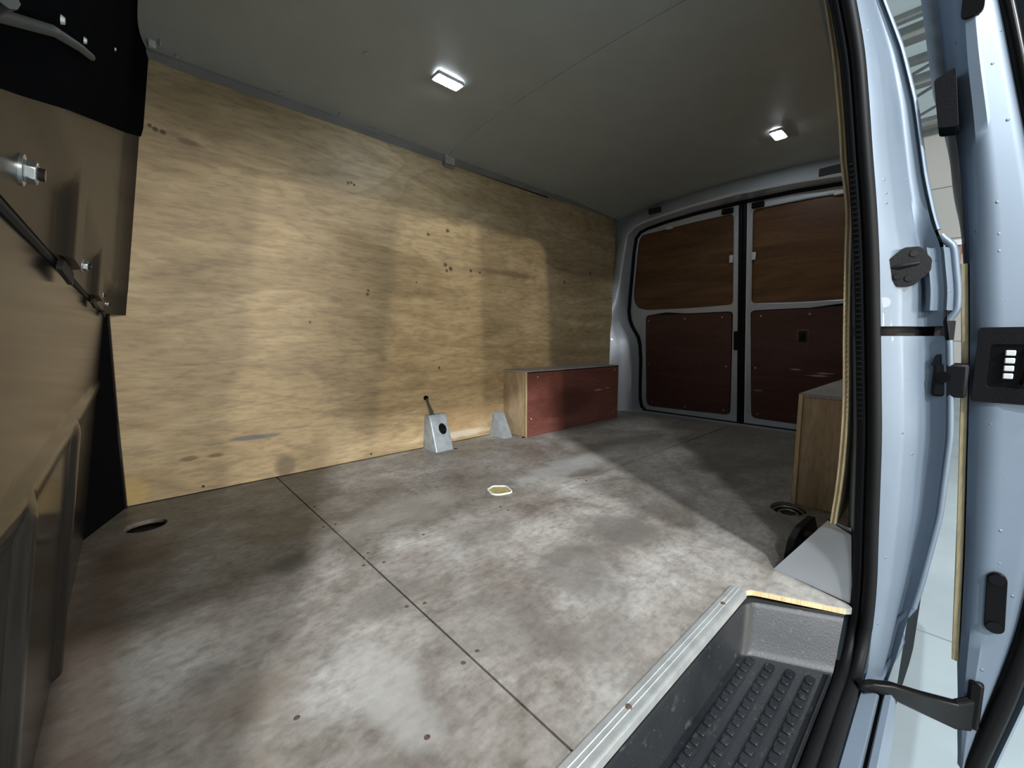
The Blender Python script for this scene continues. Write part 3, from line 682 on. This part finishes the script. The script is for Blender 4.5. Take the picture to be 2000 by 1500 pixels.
# ================================================================== THRESHOLD STRIP, STEP TRAY
ts = empty('threshold_strip', (.75, .138, 0)); tag(ts, 'ridged aluminium threshold strip along the floor edge above the step', 'threshold strip')
prof = [(.1545, .0), (.1545, .0020), (.1525, .0032), (.1455, .0034), (.1445, .0044), (.1435, .0034), (.1375, .0034), (.1365, .0044), (.1355, .0034), (.1285, .0036), (.1255, .0036), (.1225, .0024), (.1215, -.010), (.1235, -.012), (.1240, .0)]
mb = MB().grid([[Vector((x, y, z)) for y, z in prof] for x in (.10, .5, .9, 1.284)])
k = len(prof); o0 = 3 * k
mb.f.append(tuple(range(o0, o0 + k)))
obj('strip_profile', mb, 'alu', ts, smooth=25)
for x in (.51, .857, 1.205):
    screw(ts, (x, .140, .0034), (0, 0, 1), .0052, 'rust', 'strip_screw', .0016)

tr = empty('step_tray', (.75, .03, -.11)); tag(tr, 'black moulded plastic step well tray with ribbed scuffed tread', 'step tray')
def tray_loop(t):
    """t 0 rim .. 1 bottom: corners back-left, back-right, front-right, front-left"""
    rim_ = [(.30, .1215), (1.286, .1215), (1.372, -.0295), (1.352, -.0295), (.30, -.0295)]
    bot = [(.34, .106), (1.222, .106), (1.296, -.0285), (1.278, -.0285), (.34, -.0285)]
    return [(a[0] + (b_[0] - a[0]) * t, a[1] + (b_[1] - a[1]) * t) for a, b_ in zip(rim_, bot)]
rows = []
for t, z, r in ((0.0, -.0125, .028), (.10, -.0128, .028), (.16, -.016, .027), (.22, -.022, .026), (.6, -.060, .025), (.84, -.085, .022), (.95, -.094, .020), (1.0, -.0965, .018)):
    a_, b_, c_, d_, e_ = tray_loop(t)
    lp = rounded([e_, a_, b_, c_], [0, r, r, 0], 6)
    rows.append([Vector((x, y, z)) for x, y in lp])
tb = MB().grid(rows)
n_ = len(rows[0]); o1 = len(tb.v) - n_
tb.f.append(tuple(range(o1, o1 + n_)))
lipx = (.30, .7, 1.1, 1.284)
tb.grid([[Vector((x, y, z)) for x in lipx] for y, z in ((-.016, -.0965), (-.022, -.0955), (-.025, -.092), (-.028, -.0955), (-.0288, -.0985))])
obj('tray_shell', tb, 'tray', tr, smooth=60)
rib_y = [.0875, .0565, .0255, -.0035]
for y in rib_y:                                       # raised tread bars with bumps on top
    bar = MB().plate(rounded([(.36, y - .0075), (1.222 + (.0875 - y) * .35, y - .0075), (1.222 + (.0875 - y) * .35, y + .0075), (.36, y + .0075)], .006), .006, XY(-.0920))
    obj('tread_bar', bar, 'tray', tr, .0018)
kn = []
for y in rib_y:
    bm_ = MB(); x = 1.205 + (.0875 - y) * .35
    while x > .62:
        bm_.box((x - .010, y - .0055, -.0925), (x, y + .0055, -.0885)); x -= .0235
    obj('tread_bumps', bm_, 'tray', tr, .0015)

# ================================================================== WHEEL ARCH BOXES
def wheel_box(x0, x1, yin, yout, hgt, label, red):
    s_ = 1 if yout > yin else -1
    w_ = empty('wheel_arch_box', ((x0 + x1) / 2, (yin + yout) / 2, 0)); tag(w_, label, 'wheel arch box', 'boxed-in wheel arches')
    t = .012
    def bxx(a, b_): return MB().box(tuple(min(i, j) for i, j in zip(a, b_)), tuple(max(i, j) for i, j in zip(a, b_)))
    obj('end_panel', bxx((x0, yin + s_ * .003, .0005), (x0 + t, yout, hgt - t)), 'plypale', w_, .001)
    obj('side_panel', bxx((x0 - .002, yin - s_ * .009, .0005), (x1, yin + s_ * .003, hgt - .004)), 'plyred', w_, .001)
    obj('corner_edge', bxx((x0 - .004, yin - s_ * .008, .0005), (x0 - .002, yin + s_ * .003, hgt - .004)), 'plyedge', w_)
    obj('top_panel', bxx((x0 - .002, yin - s_ * .009, hgt - t + .0005), (x1, yout, hgt)), 'greyboard', w_, .001)
    obj('back_panel', bxx((x1 - t, yin + s_ * .004, .0005), (x1 - .001, yout, hgt - t)), 'plypale', w_)
    for x, z in ((x0 + .08, hgt - .035), (x0 + .03, .10), (x1 - .05, hgt - .03), (x1 - .05, .05)):
        screw(w_, (x, yin - s_ * .009, z), (0, -s_, 0), .004, 'tab', 'box_screw')
    return w_
wheel_box(1.926, 2.797, 1.435, 1.618, .362, 'long low box with red-brown front panel against the pale plywood wall', True)
wheel_box(1.92, 2.80, .186, .022, .362, 'pale-ended box partly hidden behind the door pillar on the right', True)

# ================================================================== BRACKETS ON THE FAR WALL
b1 = empty('tie_down_bracket', (1.45, 1.55, 0)); tag(b1, 'silver wedge bracket with a dark oval hole and a pin above it', 'bracket')
def wedge(x0, x1, yb, yt, hz, xt0, xt1):
    """sloping-front pressed bracket standing at the foot of the far wall"""
    mb = MB(); rows = []
    for t in zr(0, 1, 10):
        y = yb + (yt - yb) * t; z = hz * t
        if t > .9: y += .006
        xa, xb = x0 + (xt0 - x0) * t, x1 + (xt1 - x1) * t
        inset = .006
        rows.append([Vector((xa, 1.6195, z + .0)), Vector((xa, y + inset, z)), Vector((xa + inset * .5, y + .001, z)), Vector((xa + inset * 1.5, y, z)), Vector((xb - inset * 1.5, y, z)), Vector((xb - inset * .5, y + .001, z)), Vector((xb, y + inset, z)), Vector((xb, 1.6195, z))])
    mb.grid(rows)
    top = rows[-1]; mb.add([v for v in top], [tuple(range(len(top)))])
    return mb
obj('bracket_body', wedge(1.395, 1.495, 1.500, 1.578, .165, 1.408, 1.508), 'galv', b1, .003, 35)
sl = Vector((0, .078, .165)).normalized(); fn = Vector((0, -.165, .078)).normalized()
hc = Vector((1.462, 1.5475, .098))
obj('hole_grommet', MB().plate(circle(0, 0, .021, 20, .028), .004, frame(hc + fn * .003, (1, 0, 0), sl)), 'plastic', b1)
obj('grommet_loop', MB().tube([hc + fn * .006 + Vector((1, 0, 0)) * .012 * math.cos(a) + sl * .018 * math.sin(a) for a in [i * math.pi / 7 for i in range(12)]], .003, 6), 'gloss_black', b1)
obj('bracket_pin', MB().tube([(1.437, 1.594, .160), (1.432, 1.592, .180), (1.425, 1.600, .205), (1.420, 1.606, .225), (1.417, 1.612, .245)], [.010, .008, .0065, .006, .006], 8), 'plastic_grey', b1)
obj('pin_head', MB().disc((1.417, 1.619, .247), (0, -1, 0), .011, .006, 14), 'gloss_black', b1)
obj('foot_gap', MB().box((1.497, 1.492, .0003), (1.512, 1.506, .0012)), 'dark', b1)
b2 = empty('tie_down_bracket', (1.86, 1.55, 0)); tag(b2, 'smaller plain grey wedge bracket touching the long box end', 'bracket')
obj('bracket_body', wedge(1.816, 1.880, 1.492, 1.608, .123, 1.846, 1.920), 'galv', b2, .003, 35)
obj('face_groove', MB().tube([(1.868, 1.496, .006), (1.905, 1.604, .118)], .002, 6), 'silver_in', b2)

# ================================================================== ROOF DETAILS
def led(x, y, z, L, Wd, label):
    e = empty('led_light', (x, y, z)); tag(e, label, 'ceiling light', 'roof lights')
    m_ = frame((x, y, z), (1, 0, 0), (0, -1, 0))
    fr = rounded([(-L / 2 - .006, -Wd / 2 - .006), (L / 2 + .006, -Wd / 2 - .006), (L / 2 + .006, Wd / 2 + .006), (-L / 2 - .006, Wd / 2 + .006)], .008)
    df = rounded([(-L / 2, -Wd / 2), (L / 2, -Wd / 2), (L / 2, Wd / 2), (-L / 2, Wd / 2)], .006)
    obj('light_frame', MB().plate(fr, .012, m_ @ Matrix.Translation((0, 0, .008)), [df]), 'tab', e, .002)
    obj('light_lens', MB().plate(df, .012, m_ @ Matrix.Translation((0, 0, .0095))), M['led'], e, .003)
m, nt, b = new_mat('led_glow', 0.4)
b.inputs['Base Color'].default_value = (.9, .95, 1, 1); b.inputs['Emission Color'].default_value = (.82, .92, 1, 1); b.inputs['Emission Strength'].default_value = 150
M['led'] = m
led(1.272, 1.178, 1.4545, .098, .040, 'bright white roof light nearer the plywood wall')
led(2.580, .490, 1.4525, .088, .040, 'bright white roof light nearer the rear doors')
clp = MB()
cp = [(1.597, 1.416), (1.603, 1.405), (1.602, 1.390), (1.606, 1.378), (1.612, 1.366), (1.618, 1.364)]
clp.grid([[Vector((x, y, z)) for x in (1.541, 1.549, 1.589, 1.597)] for y, z in cp]); clp.grid([[Vector((x, y + .003, z + .002)) for x in (1.541, 1.597)] for y, z in cp])
tag(obj('lining_clip', clp, 'zinc', None, smooth=60), 'small bent silver clip where the roof lining meets the plywood', 'clip')
hk = empty('coat_hook', (.482, 1.56, 1.39)); tag(hk, 'small bright metal hook at the top left corner of the plywood', 'hook')
obj('hook_plate', MB().box((.470, 1.560, 1.400), (.488, 1.575, 1.455)), 'tab', hk, .003)
obj('hook_tongue', MB().tube([(.492, 1.556, 1.440), (.497, 1.548, 1.425), (.497, 1.548, 1.402)], .0035, 8), 'zinc', hk)

# ================================================================== SLIDING DOOR
sd = empty('door_1', (2.0, -.2, -.30)); tag(sd, 'silver sliding side door slid open along the van', 'door', kind='structure')
YD = [(-.31, -.205), (-.1, -.186), (.107, -.176), (.496, -.153), (.674, -.138), (.80, -.124), (.914, -.109), (1.02, -.084), (1.151, -.065), (1.3, -.03), (1.40, 0.0)]
YB = [(-.31, -.208), (-.20, -.198), (-.1, -.193), (.107, -.185), (.50, -.160), (.75, -.140), (.914, -.122), (1.02, -.106), (1.151, -.092), (1.3, -.06), (1.40, -.03)]
YE = [(-.31, -.214), (-.28, -.219), (-.2, -.232), (-.1, -.248), (0, -.260), (.2, -.268), (.5, -.252), (.75, -.222), (.95, -.180), (1.10, -.149), (1.20, -.126), (1.40, -.070)]
def sm3(T_, z, w=.03): return sum(lerp(T_, z + d) for d in (-w, 0, w)) / 3
yd_, yb_f, ye_ = (lambda z: sm3(YD, z)), (lambda z: sm3(YB, z)), (lambda z: sm3(YE, z))
rows = []
for z in zr(-.305, 1.38, 80):
    d_, b0, e_ = yd_(z), yb_f(z), ye_(z); g_ = lambda t: b0 + (e_ - b0) * t
    rows.append([Vector(q) for q in ((2.50, d_, z), (1.62, d_, z), (1.545, d_ - .001, z), (1.528, d_ - .005, z), (1.512, b0 + .003, z), (1.505, g_(.04), z), (1.499, g_(.12), z), (1.497, g_(.35), z), (1.500, g_(.42), z), (1.503, g_(.72), z), (1.512, g_(.92), z), (1.525, g_(1.0), z), (1.535, g_(1.0) - .014, z), (1.515, g_(1.0) - .030, z), (1.53, g_(1) - .036, z), (2.0, g_(1) - .042, z), (2.52, g_(1) - .03, z), (2.50, d_, z))])
obj('door_shell', MB().grid(rows), 'silver', sd, smooth=40)
obj('door_weatherstrip', MB().tube([(1.516, ye_(z) - .006, z) for z in zr(-.305, 1.38, 70)], [.010 + .008 * sstep(.3, -.2, z) for z in zr(-.305, 1.38, 70)], 10), 'gloss_black', sd, smooth=70)
pl_ = MB(); zz_ = zr(-.10, .672, 40)
pl_.grid([[Vector((x, yd_(z) + dy, z)) for x, dy in ((2.44, .0065), (1.522, .0065), (1.520, .0055), (1.520, -.0025), (1.522, -.0035))] for z in zz_])
pl_.grid([[Vector((x, yd_(.672) + dy, .672)) for x in (1.52, 2.44)] for dy in (.0065, -.0035)])
obj('door_ply_lining', pl_, 'plyedge', sd)
glass = MB().grid([[Vector((x, yd_(z) - .03, z)) for x in (1.60, 2.42)] for z in zr(.70, 1.30, 10)])
# door lock on the leading edge
zc = .487; yl = -.204
LF = frame((1.4965, yl, zc), (0, -1, 0), (0, 0, 1))
lk = obj('lock_case', MB().plate(rounded([(-.040, -.068), (.046, -.068), (.046, .066), (-.040, .066)], .006), .006, LF @ Matrix.Translation((0, 0, .004)), [rounded([(-.024, -.040), (.034, -.040), (.034, .036), (-.024, .036)], .006)]), 'plastic', sd, .002)
obj('lock_pocket', MB().plate(rounded([(-.030, -.050), (.040, -.050), (.040, .046), (-.030, .046)], .006), .002, LF @ Matrix.Translation((0, 0, .0))), 'gloss_black', lk)
for i in range(4):
    z = zc + .021 - i * .0135
    obj('lock_tooth', MB().box((1.488, yl - .006, z - .0048), (1.496, yl + .006, z + .0048)), 'tab', lk, .0015)
obj('lock_lever', MB().tube([(1.490, yl - .018, zc + .030), (1.488, yl - .022, zc), (1.490, yl - .018, zc - .034)], .004, 8), 'gloss_black', lk)
# lower stop: oblong black pad with two round caps
SFm = frame((1.497, -.222, .052), (0, -1, 0), (0, 0, 1))
capsule = [(math.cos(a) * .0125, .045 + math.sin(a) * .0125) for a in [i * math.pi / 8 for i in range(9)]] + [(math.cos(a) * .0125 + .004, -.045 + math.sin(a) * .0125) for a in [math.pi + i * math.pi / 8 for i in range(9)]]
stp2 = obj('door_stop_pad', MB().plate(capsule, .008, SFm @ Matrix.Translation((0, 0, .004))), 'gloss_black', sd, .002)
for v, u in ((.045, 0), (-.045, .004)):
    obj('pad_cap', MB().disc(SFm @ Vector((u, v, .004)), (-1, 0, 0), .010, .003, 16), 'plastic', stp2)
obj('upper_drain_hole', MB().plate(rounded([(-.014, -.022), (.014, -.022), (.014, .03), (-.014, .03)], .011), .006, frame((1.497, -.112, 1.118), (0, -1, 0), (0, 0, 1)) @ Matrix.Translation((0, 0, .004))), 'gloss_black', sd, .002)
gb = MB().plate(rounded([(.073, 1.000), (.085, .914), (.111, .909), (.100, 1.012)], .005), .05, frame((1.475, 0, 0), (0, -1, 0), (0, 0, 1)))
obj('guide_block', gb, 'plastic', sd, .004)
rb = MB().box((1.470, -.158, .425), (1.530, -.112, .487))
rbo = obj('roller_bracket', rb, 'plastic', sd, .005)
obj('roller', MB().disc((1.470, -.126, .462), (-1, 0, 0), .010, .004, 16), 'gloss_black', rbo)
obj('roller_arm', MB().plate(rounded([(.0, .0), (.03, .0), (.024, .022), (.006, .022)], .004), .04, frame((1.472, -.108, .482), (0, -1, 0), (0, 0, 1))), 'plastic', rbo, .003)
arm = MB()
pts = [((1.300, -.070, -.098), .0095), ((1.318, -.082, -.099), .0105), ((1.345, -.106, -.108), .015), ((1.41, -.1465, -.146), .021), ((1.475, -.190, -.182), .028), ((1.495, -.212, -.178), .034)]
rows = []
for (q, h) in pts:
    q = Vector(q); n2 = Vector((.62, .78, 0)) * .006
    rows.append([q + n2 + Vector((0, 0, h)), q - n2 + Vector((0, 0, h * .86)), q - n2 - Vector((0, 0, h)), q + n2 - Vector((0, 0, h))])
arm.grid(rows, True); arm.f.append((0, 1, 2, 3)); arm.f.append(tuple(len(arm.v) - 4 + i for i in range(4)))
ao = obj('guide_arm', arm, 'gloss_black', sd, .003)
obj('arm_bracket', MB().box((1.490, -.224, -.208), (1.512, -.204, -.112)), 'gloss_black', ao, .005)
obj('arm_roller', MB().disc((1.300, -.068, -.100), (0, 0, 1), .008, .012, 14), 'gloss_black', ao)

# ================================================================== WORKSHOP OUTSIDE
GZ = -.62
gd = empty('floor', (0, 0, GZ)); tag(gd, 'pale painted workshop floor outside the van', 'floor', kind='structure')
gxs = [-30, -2, 1.2, 2.6, 4.5, 6.5, 9.5, 13.57]
for a, b_ in zip(gxs, gxs[1:]):
    obj('floor_slab', MB().box((a + .006, -34, GZ - .1), (b_ - .006, 12, GZ)), 'ground', gd)
obj('slab_bed', MB().box((-30, -34, GZ - .14), (14, 12, GZ - .012)), 'dark', gd)
ww = empty('wall_far', (13.6, -8, GZ)); tag(ww, 'pale panelled workshop end wall seen through the door gap', 'wall', kind='structure')
zz_ = [GZ, .5, 1.6, 2.7, 3.8, 5.2]
for a, b_ in zip(zz_, zz_[1:]):
    obj('wall_panel', MB().box((13.57, -34, a + .008), (13.65, 12, b_ - .008)), 'wallpanel', ww)
obj('wall_backing', MB().box((13.60, -34, GZ), (13.75, 12, 5.4)), 'steel', ww)
rf = empty('ceiling', (4, -10, 5.03)); tag(rf, 'corrugated workshop roof sheeting with dark steel purlins', 'roof', kind='structure')
cor = []
for i in range(0, 561):
    x = -30 + i * .078; h = .022 * (1 if (i // 2) % 2 else -1)
    cor.append([Vector((x, -34, 5.12 + h)), Vector((x, 12, 5.12 + h))])
obj('roof_sheet', MB().grid(cor), 'roofsheet', rf, smooth=0)
for x, w_, h_ in [(8.72, .05, .10), (9.22, .11, .20), (10.07, .05, .12), (10.88, .09, .18), (12.95, .10, .2), (13.45, .06, .14), (7.4, .1, .2), (5.6, .1, .2), (3.6, .1, .2)]:
    obj('purlin', MB().box((x - w_, -34, 5.03 - h_ / 2), (x + w_, 12, 5.03 + h_ / 2)), 'steel', rf)
for (a, b_) in [((10.0, .2, 4.98), (11.0, 1.6, 4.98)), ((10.7, .2, 4.95), (11.4, .9, 4.95)), ((11.2, -.1, 4.9), (12.9, 1.6, 4.9))]:
    obj('roof_brace', MB().tube([a, b_], .03, 6), 'steel', rf)
cb = empty('red_brown_filler', (6.5, .35, GZ)); tag(cb, 'made-up red-brown cabinet glimpsed between the pillar and the sliding door', 'filler')  # invented box in place of an unidentified red-brown glimpse
obj('filler_body', MB().box((6.2, -.06, GZ), (6.8, .9, 1.42)), 'redbrown', cb, .01)
obj('filler_top', MB().box((6.18, -.08, 1.42), (6.82, .92, 1.47)), 'tab', cb, .005)
obj('filler_post', MB().box((6.17, .055, GZ), (6.2, .10, 1.41)), 'tab', cb, .004)
